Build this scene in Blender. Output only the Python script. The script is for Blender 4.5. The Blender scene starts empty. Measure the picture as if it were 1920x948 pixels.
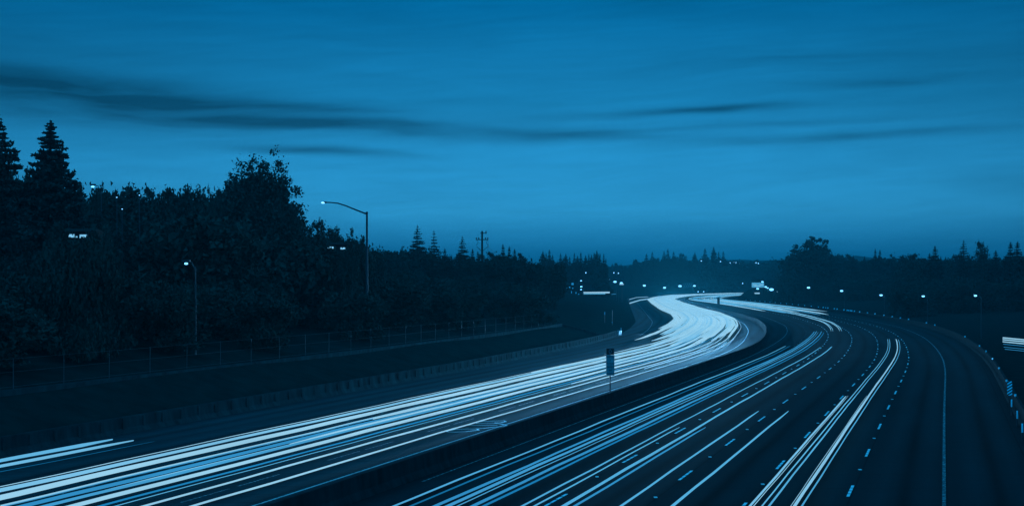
import bpy, math, random
import numpy as np
from mathutils import Vector
R_ = math.radians
sc = bpy.context.scene
col = sc.collection
# ------------------------------------------------------------------ camera
F, CX, HY, H = 2946.0, 960.0, 531.0, 8.26      # focal length in px of a 1920 px wide picture, horizon row, eye height
cam_d = bpy.data.cameras.new('camera'); cam = bpy.data.objects.new('camera', cam_d); col.objects.link(cam)
cam.location = (0, 0, H); cam.rotation_euler = (R_(90), 0, 0)
cam_d.sensor_width = 36; cam_d.lens = F / 1920 * 36; cam_d.shift_y = (HY - 474) / 1920
cam_d.clip_start = 0.5; cam_d.clip_end = 20000
sc.camera = cam
sc.view_settings.view_transform = 'Standard'; sc.view_settings.look = 'None'
sc.view_settings.exposure = 0; sc.view_settings.gamma = 1
try:
    sc.cycles.use_denoising = True; sc.cycles.max_bounces = 4; sc.cycles.diffuse_bounces = 2
    sc.cycles.glossy_bounces = 2; sc.cycles.transparent_max_bounces = 8; sc.cycles.volume_bounces = 0
except Exception: pass

def duo(b):                                     # dusk palette of the place: navy -> blue -> pale blue (linear)
    P = [(0, (0, .008, .018)), (.2, (0, .05, .12)), (.5, (.012, .22, .50)), (.75, (.10, .46, .78)), (1, (.31, .63, .84))]
    for (a, ca), (c, cb) in zip(P, P[1:]):
        if b <= c:
            t = (b - a) / (c - a); return tuple(ca[i] * (1 - t) + cb[i] * t for i in range(3))
    return P[-1][1]

# ------------------------------------------------------------------ world: dusk sky with long streaked clouds
world = bpy.data.worlds.new('World'); sc.world = world; world.use_nodes = True
nt = world.node_tree; nt.nodes.clear()
class NB:
    def __init__(s, nt): s.nt = nt
    def n(s, t, **k):
        x = s.nt.nodes.new(t)
        for a, b in k.items(): setattr(x, a, b)
        return x
    def m(s, op, a, b=None, c=None, clamp=False):
        x = s.n('ShaderNodeMath', operation=op); x.use_clamp = clamp
        for i, v in enumerate((a, b, c)):
            if v is None: continue
            if isinstance(v, (int, float)): x.inputs[i].default_value = v
            else: s.nt.links.new(v, x.inputs[i])
        return x.outputs[0]
    def noise(s, vec, scale, detail=4, rough=.5, dist=0):
        x = s.n('ShaderNodeTexNoise'); s.nt.links.new(vec, x.inputs['Vector'])
        x.inputs['Scale'].default_value = scale; x.inputs['Detail'].default_value = detail
        x.inputs['Roughness'].default_value = rough; x.inputs['Distortion'].default_value = dist
        return x.outputs['Fac']
    def comb(s, a, b, c=0.0):
        x = s.n('ShaderNodeCombineXYZ')
        for i, v in enumerate((a, b, c)):
            if isinstance(v, (int, float)): x.inputs[i].default_value = v
            else: s.nt.links.new(v, x.inputs[i])
        return x.outputs[0]
    def ramp(s, fac, stops, interp='LINEAR'):
        x = s.n('ShaderNodeValToRGB'); x.color_ramp.interpolation = interp
        el = x.color_ramp.elements
        while len(el) < len(stops): el.new(.5)
        for e, (p, c) in zip(el, stops): e.position = p; e.color = (*c, 1)
        s.nt.links.new(fac, x.inputs[0]); return x.outputs[0]
b = NB(nt)
tc = b.n('ShaderNodeTexCoord'); sp = b.n('ShaderNodeSeparateXYZ'); nt.links.new(tc.outputs['Generated'], sp.inputs[0])
dx, dy, dz = sp.outputs
az = b.m('ARCTAN2', dx, dy); hor = b.m('SQRT', b.m('ADD', b.m('MULTIPLY', dx, dx), b.m('MULTIPLY', dy, dy)))
el = b.m('ARCTAN2', dz, hor)
warp = b.noise(b.comb(b.m('MULTIPLY', az, 5), b.m('MULTIPLY', el, 22)), 1.0, 3)
el2 = b.m('ADD', el, b.m('MULTIPLY', b.m('SUBTRACT', warp, .5), .02))
streak = b.noise(b.comb(b.m('MULTIPLY', az, 6), b.m('MULTIPLY', b.m('ADD', el2, b.m('MULTIPLY', az, .035)), 52)), 1.0, 5, .5, .8)
fine = b.noise(b.comb(b.m('MULTIPLY', az, 16), b.m('MULTIPLY', b.m('SUBTRACT', el2, b.m('MULTIPLY', az, .06)), 260)), 1.0, 5, .6, .3)
CL = [(20, 178, 420, 30, 1.1), (300, 196, 300, 12, .6), (340, 232, 360, 24, 1.0), (860, 249, 400, 12, 1.0), (1120, 224, 300, 7, .28), (590, 287, 200, 10, .8), (1370, 211, 130, 7, .6),
      (1100, 222, 420, 9, .3), (1590, 262, 260, 9, .9), (1690, 162, 200, 11, .6), (1420, 130, 420, 10, .15), (0, 150, 300, 24, .45), (560, 205, 260, 12, .45), (1800, 110, 300, 20, .15), (1500, 232, 300, 8, .25), (1320, 243, 300, 5, .35), (1500, 118, 260, 5, .3), (60, 110, 300, 10, .2)]
tot = None
for px, py, wx, wy, amp in CL:
    a0, e0 = (px - CX) / F, (HY - py) / F
    u = b.m('DIVIDE', b.m('SUBTRACT', az, a0), wx / F); v = b.m('DIVIDE', b.m('SUBTRACT', b.m('SUBTRACT', el2, b.m('MULTIPLY', b.m('SUBTRACT', az, a0), -.035 if px < 1000 else .045)), e0), wy / F)
    r2 = b.m('ADD', b.m('MULTIPLY', u, u), b.m('MULTIPLY', v, v))
    g = b.m('MULTIPLY', b.m('POWER', 2.718, b.m('MULTIPLY', r2, -1)), amp)
    tot = g if tot is None else b.m('ADD', tot, g)
st = b.m('MULTIPLY', b.m('SUBTRACT', streak, .34), 3.2, clamp=True)
dark = b.m('MULTIPLY', tot, b.m('ADD', b.m('MULTIPLY', st, .75), .28), clamp=True)
gen = b.m('MULTIPLY', b.m('ADD', b.m('SUBTRACT', streak, .5), b.m('MULTIPLY', b.m('SUBTRACT', fine, .5), .8)), .38)
base = b.ramp(b.m('DIVIDE', el, .5, clamp=True), [(0, (.003, .14, .34)), (.035, (.008, .20, .46)), (.088, (.034, .375, .74)), (.157, (.023, .325, .675)), (.23, (.010, .224, .49)), (.36, (.0, .138, .35)), (.6, (.004, .21, .48)), (1, (.010, .38, .82))])
side = b.m('SUBTRACT', 1.0, b.m('MULTIPLY', b.m('POWER', b.m('MULTIPLY', az, 3.0), 2.0), .28), clamp=True)
side = b.m('MAXIMUM', side, .6)
back = b.m('ADD', 1.0, b.m('MULTIPLY', b.m('MULTIPLY', dy, -1.6, clamp=True), 1.6))
side = b.m('MULTIPLY', side, back)
mul = b.m('MULTIPLY', b.m('MULTIPLY', b.m('SUBTRACT', 1.0, b.m('MULTIPLY', dark, .70)), b.m('ADD', 1.0, gen)), side)
vm = b.n('ShaderNodeVectorMath', operation='SCALE'); nt.links.new(base, vm.inputs[0]); nt.links.new(mul, vm.inputs['Scale'])
bg = b.n('ShaderNodeBackground'); nt.links.new(vm.outputs[0], bg.inputs['Color']); bg.inputs['Strength'].default_value = 1.0
wo = b.n('ShaderNodeOutputWorld'); nt.links.new(bg.outputs[0], wo.inputs['Surface'])

# ------------------------------------------------------------------ object helpers
def tag(o, label=None, cat=None, group=None, kind=None):
    if label: o['label'] = label
    if cat: o['category'] = cat
    if group: o['group'] = group
    if kind: o['kind'] = kind
    return o
def empty(name, loc=(0, 0, 0), rz=0):
    o = bpy.data.objects.new(name, None); o.location = loc; o.rotation_euler = (0, 0, rz); o.empty_display_size = .3
    col.objects.link(o); return o
class MB:
    def __init__(s): s.v = []; s.f = []; s.uv = None
    def quad(s, a, b, c, d): n = len(s.v); s.v += [a, b, c, d]; s.f.append((n, n + 1, n + 2, n + 3)); return s
    def box(s, c, size, rz=0, rx=0):
        hx, hy, hz = [q / 2 for q in size]; n = len(s.v); ca, sa = math.cos(rz), math.sin(rz); cb, sb = math.cos(rx), math.sin(rx)
        for z in (-hz, hz):
            for x, y in ((-hx, -hy), (hx, -hy), (hx, hy), (-hx, hy)):
                y2, z2 = y * cb - z * sb, y * sb + z * cb
                s.v.append((c[0] + x * ca - y2 * sa, c[1] + x * sa + y2 * ca, c[2] + z2))
        for f in ((3, 2, 1, 0), (4, 5, 6, 7), (0, 1, 5, 4), (1, 2, 6, 5), (2, 3, 7, 6), (3, 0, 4, 7)): s.f.append(tuple(n + i for i in f))
        return s
    def tube(s, pts, r, seg=8, caps=True):
        pts = [Vector(p) for p in pts]; n0 = len(s.v); k = len(pts)
        rr = r if isinstance(r, (list, tuple)) else [r] * k
        for i, p in enumerate(pts):
            t = (pts[min(i + 1, k - 1)] - pts[max(i - 1, 0)]).normalized()
            up = Vector((0, 0, 1)) if abs(t.z) < .9 else Vector((0, 1, 0))
            a = t.cross(up).normalized(); bb = a.cross(t)
            for j in range(seg):
                w = 2 * math.pi * j / seg; s.v.append(tuple(p + (a * math.cos(w) + bb * math.sin(w)) * rr[i]))
        for i in range(k - 1):
            for j in range(seg):
                j2 = (j + 1) % seg
                s.f.append((n0 + i * seg + j, n0 + i * seg + j2, n0 + (i + 1) * seg + j2, n0 + (i + 1) * seg + j))
        if caps:
            s.f.append(tuple(n0 + j for j in range(seg))[::-1]); s.f.append(tuple(n0 + (k - 1) * seg + j for j in range(seg)))
        return s
    def loft(s, rings, closed=True):             # rings of equal length
        n0 = len(s.v); m = len(rings[0])
        for r in rings: s.v += [tuple(p) for p in r]
        for i in range(len(rings) - 1):
            for j in range(m if closed else m - 1):
                j2 = (j + 1) % m
                s.f.append((n0 + i * m + j, n0 + (i + 1) * m + j, n0 + (i + 1) * m + j2, n0 + i * m + j2))
        if closed: s.f.append(tuple(n0 + j for j in range(m))); s.f.append(tuple(n0 + (len(rings) - 1) * m + j for j in range(m))[::-1])
        return s
    def ball(s, c, r, seg=10, rings=6, sc=(1, 1, 1)):
        rg = []
        for i in range(1, rings):
            a = math.pi * i / rings
            rg.append([(c[0] + r * sc[0] * math.sin(a) * math.cos(2 * math.pi * j / seg), c[1] + r * sc[1] * math.sin(a) * math.sin(2 * math.pi * j / seg), c[2] - r * sc[2] * math.cos(a)) for j in range(seg)])
        return s.loft(rg)
    def build(s, name, m, parent=None, smooth=False, uv=None):
        me = bpy.data.meshes.new(name); me.from_pydata(s.v, [], s.f)
        if uv is not None:
            l = me.uv_layers.new(name='UVMap'); idx = np.zeros(len(me.loops), dtype=np.int32); me.loops.foreach_get('vertex_index', idx)
            l.data.foreach_set('uv', np.asarray(uv, dtype=np.float32)[idx].ravel())
        me.materials.append(m); me.update()
        if smooth: me.polygons.foreach_set('use_smooth', [True] * len(me.polygons))
        o = bpy.data.objects.new(name, me); col.objects.link(o); o.parent = parent; return o
def copy_tree(o, parent=None):
    c = o.copy(); col.objects.link(c); c.parent = parent
    for ch in o.children: copy_tree(ch, c)
    return c

# ------------------------------------------------------------------ materials
def pmat(name, c1, c2=None, scale=1.0, rough=.9, spec=.15, detail=5, stretch=(1, 1, 1), bump=0, metal=0):
    m = bpy.data.materials.new(name); m.use_nodes = True; t = m.node_tree; q = NB(t); p = t.nodes['Principled BSDF']
    p.inputs['Roughness'].default_value = rough; p.inputs['Specular IOR Level'].default_value = spec; p.inputs['Metallic'].default_value = metal
    tcn = q.n('ShaderNodeTexCoord'); mp = q.n('ShaderNodeMapping'); t.links.new(tcn.outputs['Object'], mp.inputs[0]); mp.inputs['Scale'].default_value = stretch
    nz = q.noise(mp.outputs[0], scale, detail, .6)
    c2 = c2 or tuple(x * 1.5 for x in c1)
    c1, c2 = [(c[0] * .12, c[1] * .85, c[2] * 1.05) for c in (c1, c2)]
    t.links.new(q.ramp(nz, [(.3, c1), (.7, c2)]), p.inputs['Base Color'])
    if bump:
        bn = q.n('ShaderNodeBump'); bn.inputs['Strength'].default_value = bump; bn.inputs['Distance'].default_value = .02
        t.links.new(nz, bn.inputs['Height']); t.links.new(bn.outputs[0], p.inputs['Normal'])
    return m
def emat(name, c, s=1.0, vary=0.0, scale=.05):
    m = bpy.data.materials.new(name); m.use_nodes = True; t = m.node_tree; t.nodes.clear(); q = NB(t)
    e = q.n('ShaderNodeEmission'); e.inputs['Color'].default_value = (*c, 1); e.inputs['Strength'].default_value = s
    if vary:
        tcn = q.n('ShaderNodeTexCoord'); nz = q.noise(tcn.outputs['Object'], scale, 3)
        t.links.new(q.m('MULTIPLY', q.m('ADD', q.m('MULTIPLY', q.m('SUBTRACT', nz, .5), vary * 2), 1.0), s), e.inputs['Strength'])
    o = q.n('ShaderNodeOutputMaterial'); t.links.new(e.outputs[0], o.inputs[0]); return m
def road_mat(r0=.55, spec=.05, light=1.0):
    m = bpy.data.materials.new('asphalt'); m.use_nodes = True; t = m.node_tree; q = NB(t); p = t.nodes['Principled BSDF']
    uv = q.n('ShaderNodeTexCoord'); s = q.n('ShaderNodeSeparateXYZ'); t.links.new(uv.outputs['UV'], s.inputs[0])
    u, v = s.outputs[0], s.outputs[1]
    big = q.noise(q.comb(q.m('MULTIPLY', u, .35), q.m('MULTIPLY', v, .04)), 1.0, 5, .65)
    grain = q.noise(q.comb(u, v), 9.0, 3, .7)
    # tyre-worn bands: two per 3.6 m lane, joints every 4.6 m, grooves across
    ln = q.m('ABSOLUTE', q.m('SUBTRACT', q.m('FRACT', q.m('DIVIDE', u, 3.59)), .5))
    wear = q.m('SUBTRACT', 1.0, q.m('MULTIPLY', q.m('ABSOLUTE', q.m('SUBTRACT', ln, .24)), 5.0), clamp=True)
    oil = q.m('SUBTRACT', 1.0, q.m('MULTIPLY', ln, 9.0), clamp=True)
    jt = q.m('LESS_THAN', q.m('FRACT', q.m('DIVIDE', v, 4.6)), .016)
    sm = q.m('LESS_THAN', q.m('FRACT', q.m('DIVIDE', q.m('ADD', u, .22), 3.59)), .018)
    gr = q.noise(q.comb(q.m('MULTIPLY', u, .25), q.m('MULTIPLY', v, 3.0)), 1.0, 4, .7)
    a = q.m('ADD', .006, q.m('MULTIPLY', big, .026)); a = q.m('ADD', a, q.m('MULTIPLY', wear, .008)); a = q.m('SUBTRACT', a, q.m('MULTIPLY', oil, .008))
    a = q.m('MULTIPLY', a, q.m('ADD', .72, q.m('MULTIPLY', grain, .5))); a = q.m('MULTIPLY', a, q.m('ADD', .3, q.m('MULTIPLY', gr, 1.4)))
    a = q.m('MULTIPLY', a, q.m('SUBTRACT', 1.0, q.m('MULTIPLY', q.m('MAXIMUM', jt, sm), .5)))
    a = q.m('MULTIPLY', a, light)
    t.links.new(q.comb(q.m('MULTIPLY', a, .04), q.m('MULTIPLY', a, .9), q.m('MULTIPLY', a, 1.1)), p.inputs['Base Color'])
    t.links.new(q.m('ADD', r0, q.m('MULTIPLY', gr, .25)), p.inputs['Roughness']); p.inputs['Specular IOR Level'].default_value = spec
    bn = q.n('ShaderNodeBump'); bn.inputs['Strength'].default_value = .35; bn.inputs['Distance'].default_value = .01
    t.links.new(gr, bn.inputs['Height']); t.links.new(bn.outputs[0], p.inputs['Normal'])
    return m
def paint_mat(name, v, worn=.35):
    m = bpy.data.materials.new(name); m.use_nodes = True; t = m.node_tree; q = NB(t); p = t.nodes['Principled BSDF']
    tcn = q.n('ShaderNodeTexCoord'); nz = q.noise(tcn.outputs['Object'], 5.0, 5, .75)
    t.links.new(q.ramp(nz, [(worn, (.02, .045, .055)), (worn + .12, (v * .5, v * .92, v))]), p.inputs['Base Color'])
    p.inputs['Roughness'].default_value = .7; p.inputs['Specular IOR Level'].default_value = .2
    return m
M = dict(
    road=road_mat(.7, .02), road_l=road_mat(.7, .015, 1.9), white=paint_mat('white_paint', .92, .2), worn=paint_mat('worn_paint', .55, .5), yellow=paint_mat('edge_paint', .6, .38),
    ground=pmat('dry_grass_soil', (.008, .015, .013), (.020, .030, .024), .6, 1, 0), hill=pmat('hill_scrub', (.03, .04, .03), (.06, .075, .055), .02, 1, 0),
    concrete=pmat('barrier_concrete', (.016, .016, .015), (.04, .04, .038), 1.6, .95, .01, stretch=(1, 1, .35)),
    pale=pmat('pale_concrete', (.018, .018, .018), (.06, .06, .056), 1.1, .95, .01, stretch=(1, 1, .3)),
    steel=pmat('galvanised_steel', (.03, .032, .034), (.06, .062, .064), 3, .6, .4), dark=pmat('dark_metal', (.03, .03, .032), (.05, .05, .052), 3, .6, .3),
    wood=pmat('pole_timber', (.03, .025, .02), (.055, .045, .035), 2, .9, .1, stretch=(4, 4, .4)),
    bark=pmat('bark', (.025, .022, .018), (.05, .042, .034), 3, .95, .05, stretch=(3, 3, .5)),
    leafA=pmat('conifer_needles', (.022, .036, .03), (.042, .06, .045), .8, .9, .05), leafB=pmat('broad_leaves', (.026, .04, .03), (.045, .062, .045), .8, .85, .08),
    leafC=pmat('shrub_leaves', (.024, .036, .028), (.042, .058, .04), .8, .9, .05),
    wall=pmat('timber_siding', (.012, .012, .011), (.02, .02, .018), 1.2, .9, .1), roof=pmat('roof_shingle', (.010, .010, .010), (.018, .018, .016), 2, .9, .1),
    refl=pmat('reflector_plastic', (.85, .9, .9), (.95, .95, .95), 5, .3, .5), signw=pmat('sign_white', (.20, .20, .20), (.3, .3, .3), 4, .6, .3),
    signg=pmat('sign_green', (.05, .12, .08), (.06, .14, .10), 4, .6, .3), black=pmat('sign_black', (.02, .02, .02), (.03, .03, .03), 4, .6, .2),
    lamp=emat('lamp_lens', (.13, .48, .85), 3.2), lamp_s=emat('small_lamp', (.15, .48, .85), 3), window=emat('lit_window', duo(.85), 1.2, .5, 2.0),
    dimwin=emat('dim_window', duo(.5), 1.0, .4, 2.0), signlit=emat('lit_sign', (.07, .36, .62), 1.0, .25, .6), signtxt=emat('lit_sign_text', duo(.95), 1.0))

# ------------------------------------------------------------------ plan of the motorway, in metres (Y = along the view)
def curve(P):
    ys = np.arange(-80., 1601., 4.); P = np.array(P, float)
    x = np.interp(ys, P[:, 0], P[:, 1])
    k = np.exp(-np.linspace(-2, 2, 15) ** 2); k /= k.sum()
    pad = np.concatenate([x[0] + (np.arange(-7, 0)) * (x[1] - x[0]), x, x[-1] + np.arange(1, 8) * (x[-1] - x[-2])])
    x = np.convolve(pad, k, 'valid'); return ys, x
RC = curve([(-80, -22), (0, 0), (100, 27.5), (150, 41.4), (175, 48), (208, 55.9), (238.6, 62.7), (267, 68.2), (304, 74.3), (363, 81), (405, 85), (480, 90), (556, 94), (630, 97), (713, 99.5), (760, 103), (800, 108), (880, 121), (973, 140), (1060, 164), (1158, 196), (1300, 250), (1600, 370)])
EC = curve([(-80, -47.7), (100, 1.8), (180, 23.8), (200, 28.4), (223, 32.9), (273, 41.2), (324, 47.9), (390, 53.5), (459, 57.3), (590, 66.5), (716, 76), (790, 84), (850, 92), (973, 112), (1065, 139), (1158, 167), (1300, 215), (1600, 325)])
WC = curve([(-80, -67), (100, -17.5), (150, -4), (164, -.8), (210, 10.2), (246, 17), (290, 22.4), (338, 27.3), (624, 47.2), (869, 64), (1000, 88), (1158, 135), (1300, 183), (1600, 290)])
def X(c, y): return float(np.interp(y, c[0], c[1]))
def P(c, y, d, z=0.0):                          # point d metres to the right of curve c at Y=y
    s = (X(c, y + 3) - X(c, y - 3)) / 6; n = math.hypot(1, s)
    return (X(c, y) + d / n, y - d * s / n, z)
def ylist(y0, y1, near=4.0):
    out = [y0]; y = y0
    while y < y1:
        y = min(y1, y + max(near, abs(y) * .02)); out.append(y)
    return out
def strip(name, c1, d1, c2, d2, y0, y1, z, mat, parent=None, n=1, step=4.0):
    mb = MB(); uv = []; ys = ylist(y0, y1, step); w = n + 1
    for i, y in enumerate(ys):
        a, bb = Vector(P(c1, y, d1, z)), Vector(P(c2, y, d2, z))
        for j in range(w):
            p = a.lerp(bb, j / n); mb.v.append(tuple(p)); uv.append(((p.x - X(RC, y)) * .966, y))
    for i in range(len(ys) - 1):
        for j in range(n): mb.f.append((i * w + j, i * w + j + 1, (i + 1) * w + j + 1, (i + 1) * w + j))
    return mb.build(name, mat, parent, uv=uv)
def prof(T, d): return float(np.interp(d, [t[0] for t in T], [t[1] for t in T]))
PL = [(0, 0), (1.2, .15), (2, .35), (6.5, 1.9), (6.9, 2.05), (12, 3.2), (25, 4.8), (60, 6.5), (150, 8), (400, 12), (4000, 20)]
PR = [(0, 0), (2, .1), (10, .4), (25, 1.2), (60, 3), (150, 5), (400, 9), (4000, 15)]
def sm(a, b_, x): t = min(1, max(0, (x - a) / (b_ - a))); return t * t * (3 - 2 * t)
def TZ(x, y):
    yy = min(1590, max(-70, y)); lw, rw = X(WC, yy) - .8, X(RC, yy) + 4.9
    wob = math.sin(x * .11 + y * .03) * math.sin(y * .071 - x * .02)
    if x < lw:
        d = (lw - x) * .965; return prof(PL, d) + wob * min(.5, d * .03)
    if x > rw:
        d = (x - rw) * .965; return prof(PR, d) + wob * min(.4, d * .02) + 4.4 * sm(0, 7, d) * sm(690, 730, y)
    return -.06
# ground: one sheet, cut to follow the road, out to the horizon
mb = MB(); DL = [6000, 2500, 1200, 700, 400, 250, 170, 120, 90, 70, 55, 42, 32, 25, 18, 14, 10, 8, 6.9, 6.5, 5, 3.5, 2, 1.2, .5, 0]
ys = [-300] + ylist(-70, 1560, 6) + [1800, 2300, 3200, 5000, 9000]; uvs = []
for y in ys:
    yy = min(1590, max(-70, y)); lw, rw = X(WC, yy) - .8, X(RC, yy) + 4.9
    xs = [lw - d / .965 for d in DL] + [lw + .05, (lw + rw) / 2, rw - .05] + [rw + d / .965 for d in DL[::-1]]
    for x in xs: mb.v.append((x, y, TZ(x, y)))
w = len(xs)
for i in range(len(ys) - 1):
    for j in range(w - 1): mb.f.append((i * w + j, i * w + j + 1, (i + 1) * w + j + 1, (i + 1) * w + j))
tag(mb.build('ground', M['ground'], smooth=True), kind='structure')
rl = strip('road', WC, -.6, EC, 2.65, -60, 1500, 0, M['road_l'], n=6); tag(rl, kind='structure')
rr = strip('road', EC, 3.35, RC, 4.2, -60, 1500, 0, M['road'], n=6); tag(rr, kind='structure')

# painted markings (real paint, 4 mm above the road)
def line(c, d, y0, y1, wid, mat, parent): return strip('lane_marking', c, d - wid / 2, c, d + wid / 2, y0, y1, .004, mat, parent)
def dashes(c, d, y0, y1, per, dash, wid, mat, parent, dots=True, gaps=4, ph=0.0):
    mb = MB(); y = y0 + ph
    while y < y1:
        for k in range(gaps):
            a0 = y + dash * (k + .06) / gaps; a1 = y + dash * (k + .90) / gaps
            mb.quad(P(c, a0, d - wid / 2, .004), P(c, a0, d + wid / 2, .004), P(c, a1, d + wid / 2, .004), P(c, a1, d - wid / 2, .004))
        if dots:
            yd = y + dash / 2 + per / 2
            mb.box(P(c, yd, d, .012), (.13, .22, .024), 0)
        y += per
    return mb.build('lane_marking', mat, parent)
line(EC, 0, -60, 1200, .12, M['yellow'], rl)
PP = 14.63 * .965
# phase chosen from the dash at photo row 874 in the second lane line
def dyof(py): return F * H / (py - HY)
for k, (d, py) in enumerate([(-3.6, 852), (-7.2, 821), (-10.75, 839), (-14.3, 819)]):
    yc = dyof(py) - 1.7; y0 = yc - PP * math.floor((yc + 50) / PP)
    dashes(RC, d, y0, 760, PP, 3.5, .12, M['white'], rr)
line(RC, 0, -60, 900, .14, M['worn'], rr)
mbd = MB()
for y in np.arange(20, 420, 7.3): mbd.box(P(RC, y, -17.85, .012), (.13, .2, .024))
mbd.build('lane_marking', M['worn'], rr)
line(RC, -21.0, 60, 700, .10, M['worn'], rr)
dashes(EC, -3.0, 30, 700, PP, 9.5, .12, M['worn'], rl, False, 2)
dashes(EC, -8.7, 30, 700, 2.1, .5, .12, M['worn'], rl, False, 1)
line(WC, 3.0, 250, 800, .12, M['worn'], rl)
def gp(px, py, z=0.0): yy = F * (H - z) / (py - HY); return ((px - CX) * yy / F, yy, z)
def stroke(pts, wid):
    mb = MB(); q = [Vector(gp(820 + a / 12, 770 + c / 12, .005)) for a, c in pts]
    for i, p in enumerate(q):
        t = (q[min(i + 1, len(q) - 1)] - q[max(i - 1, 0)]).normalized(); n = Vector((-t.y, t.x, 0)) * wid / 2
        mb.v += [tuple(p - n), tuple(p + n)]
    for i in range(len(q) - 1): mb.f.append((2 * i, 2 * i + 1, 2 * i + 3, 2 * i + 2))
    return mb
sym = MB()
for pts in ([(190, 450), (250, 465), (400, 470), (640, 460), (930, 425), (900, 402), (700, 398), (400, 410), (205, 445)],
            [(870, 396), (1050, 385), (1290, 355), (1500, 345), (1570, 320), (1450, 290), (1280, 265), (900, 272), (840, 260), (950, 235), (1250, 220), (1500, 215), (1540, 235), (1430, 258), (1290, 262)],
            [(700, 315), (1350, 313)]):
    s_ = stroke(pts, .14); n0 = len(sym.v); sym.v += s_.v; sym.f += [tuple(n0 + i for i in f) for f in s_.f]
sym.build('painted_symbol', M['white'], rl)

# ------------------------------------------------------------------ barriers, kerb, fence
def barrier(name, c, d, y0, y1, prof_, mat, step=4.0, z0=0.0):
    mb = MB(); rings = []
    for y in ylist(y0, y1, step): rings.append([P(c, y, d + a, z0 + z) for a, z in prof_])
    mb.loft(rings); return mb.build(name, mat)
JB = [(-.33, 0), (-.30, .08), (-.17, .3), (-.10, .9), (.10, .9), (.17, .3), (.30, .08), (.33, 0)]
med = barrier('median_barrier', EC, 3.0, -60, 1250, JB, M['concrete']); tag(med, 'long dark concrete barrier in the median carrying the carpool sign', 'barrier')
lb = barrier('edge_barrier', WC, -.35, -60, 246, JB, M['pale']); tag(lb, 'pale ribbed concrete barrier below the left bank, lit at its far end', 'barrier')
for y in np.arange(60, 246, 2.2): MB().box(P(WC, y, -.13, .55), (.05, .22, .56), -R_(15)).build('rib', M['pale'], lb)
rb = barrier('edge_barrier', RC, 4.55, -60, 1200, JB, M['concrete']); tag(rb, 'curving concrete barrier with reflectors along the right shoulder', 'barrier')
for (px, py) in [(1883, 737.6), (1873, 711), (1864, 688), (1855, 670.6), (1844, 657), (1833, 647), (1808.6, 630), (1754.5, 608.6), (1740, 604.6), (1712, 598), (1697, 595.5), (1683, 593), (1668, 590.5), (1653, 588), (1638, 586), (1622, 584), (1608, 582.8), (1593, 582.2), (1579, 581.9), (1565, 581.5), (1552, 581.2), (1540, 580.5), (1528, 579), (1518, 578.4), (1508, 577), (1498, 576)]:
    z = 1.0; y = F * (H - z) / (py - HY)
    q = P(RC, y, 4.45, 1.0); s = max(.09, y * .00055)
    MB().box(q, (s * 1.5, .05, s * 1.5)).box((q[0], q[1] + .02, .93), (.04, .04, .1)).build('reflector', M['refl'], rb)
for y in np.arange(470, 700, 16.):
    q = P(RC, y, 4.45, 1.0); MB().box(q, (.3, .05, .26)).build('reflector', M['refl'], rb)
# crash cushion at the end of the left barrier
cc = empty('crash_cushion', P(WC, 246.5, -.3, 0), -R_(12)); tag(cc, 'small pale crash cushion at the far tip of the left barrier', 'crash cushion')
MB().box((0, 1.6, .45), (.55, 3.0, .7)).build('body', M['signw'], cc)
MB().tube([(0, 3.1, .1), (0, 3.4, .5), (.1, 3.6, 1.2)], .12, 6).build('nose', M['signw'], cc)
# ledge wall at the top of the bank, with fence behind
lw = barrier('retaining_wall', WC, -7.6, -60, 235, [(-.2, 1.3), (-.2, 2.25), (.15, 2.25), (.15, 1.3)], M['pale']); tag(lw, 'low retaining wall along the top of the dark left bank', 'retaining wall')
MB().loft([[P(WC, 235, -7.6, 1.2), P(WC, 235.4, -7.6, 1.2), P(WC, 235.4, -7.6, 2.25), P(WC, 235, -7.6, 2.25)], [P(WC, 240, -1.2, .1), P(WC, 240.4, -1.2, .1), P(WC, 240.4, -1.2, .3), P(WC, 240, -1.2, .3)]]).build('wing_wall', M['concrete'], lw)
fe = empty('chain_fence', P(WC, 60, -8.1, 2.2)); tag(fe, 'chain fence of thin posts and wires above the left retaining wall', 'fence')
def relp(c, y, d, z, o): p = P(c, y, d, z); return (p[0] - o.location.x, p[1] - o.location.y, p[2] - o.location.z)
for y in np.arange(62, 232, 5.2): MB().tube([relp(WC, y, -8.1, 2.1, fe), relp(WC, y, -8.1, 4.0, fe)], .022, 6).build('post', M['steel'], fe)
mb = MB()
for z in (2.35, 3.2, 3.95): mb.tube([relp(WC, y, -8.1, z, fe) for y in ylist(60, 232, 8)], .007, 4)
mb.build('wire', M['steel'], fe)

# ------------------------------------------------------------------ light streaks (solid glowing tubes in the air above the lanes)
EM = {}
def em(bv, k=1.0):
    key = (round(bv, 2), k)
    if key not in EM: EM[key] = emat('streak_light', duo(bv), k, .24, .06)
    return EM[key]
def trail(c, d, z, r, y0, y1, bv, label, group, name='headlight_streak', k=1.0, parent=None):
    if y1 < 800: y1 += d * (X(c, y1 + 3) - X(c, y1 - 3)) / 6
    if y0 > 60: y0 += d * (X(c, y0 + 3) - X(c, y0 - 3)) / 6
    ys_ = ylist(y0, y1, 5); ph = random.random() * 6
    drift = -1.3 if c is EC and d > -9.5 else 0
    pts = [P(c, y, d + drift * sm(140, 240, y) * min(1, (9.5 + d) / 5) + .03 * math.sin(y * .012 + ph), z + .012 * math.sin(y * .21 + ph) + .008 * math.sin(y * .53 + ph)) for y in ys_]
    rr_ = [r * (1 + .10 * math.sin(y * .05 + ph * 3) + random.uniform(-.09, .09)) for y in ys_]; rr_[0] = rr_[-1] = r * .45
    if y0 > 150: rr_[0], rr_[1], rr_[2] = r * .12, r * .45, r * .75
    o = MB().tube(pts, rr_, 8).build(name, em(bv, k), parent, smooth=True)
    if parent is None: tag(o, label, 'light trail', group)
    return o
random.seed(5)
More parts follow.
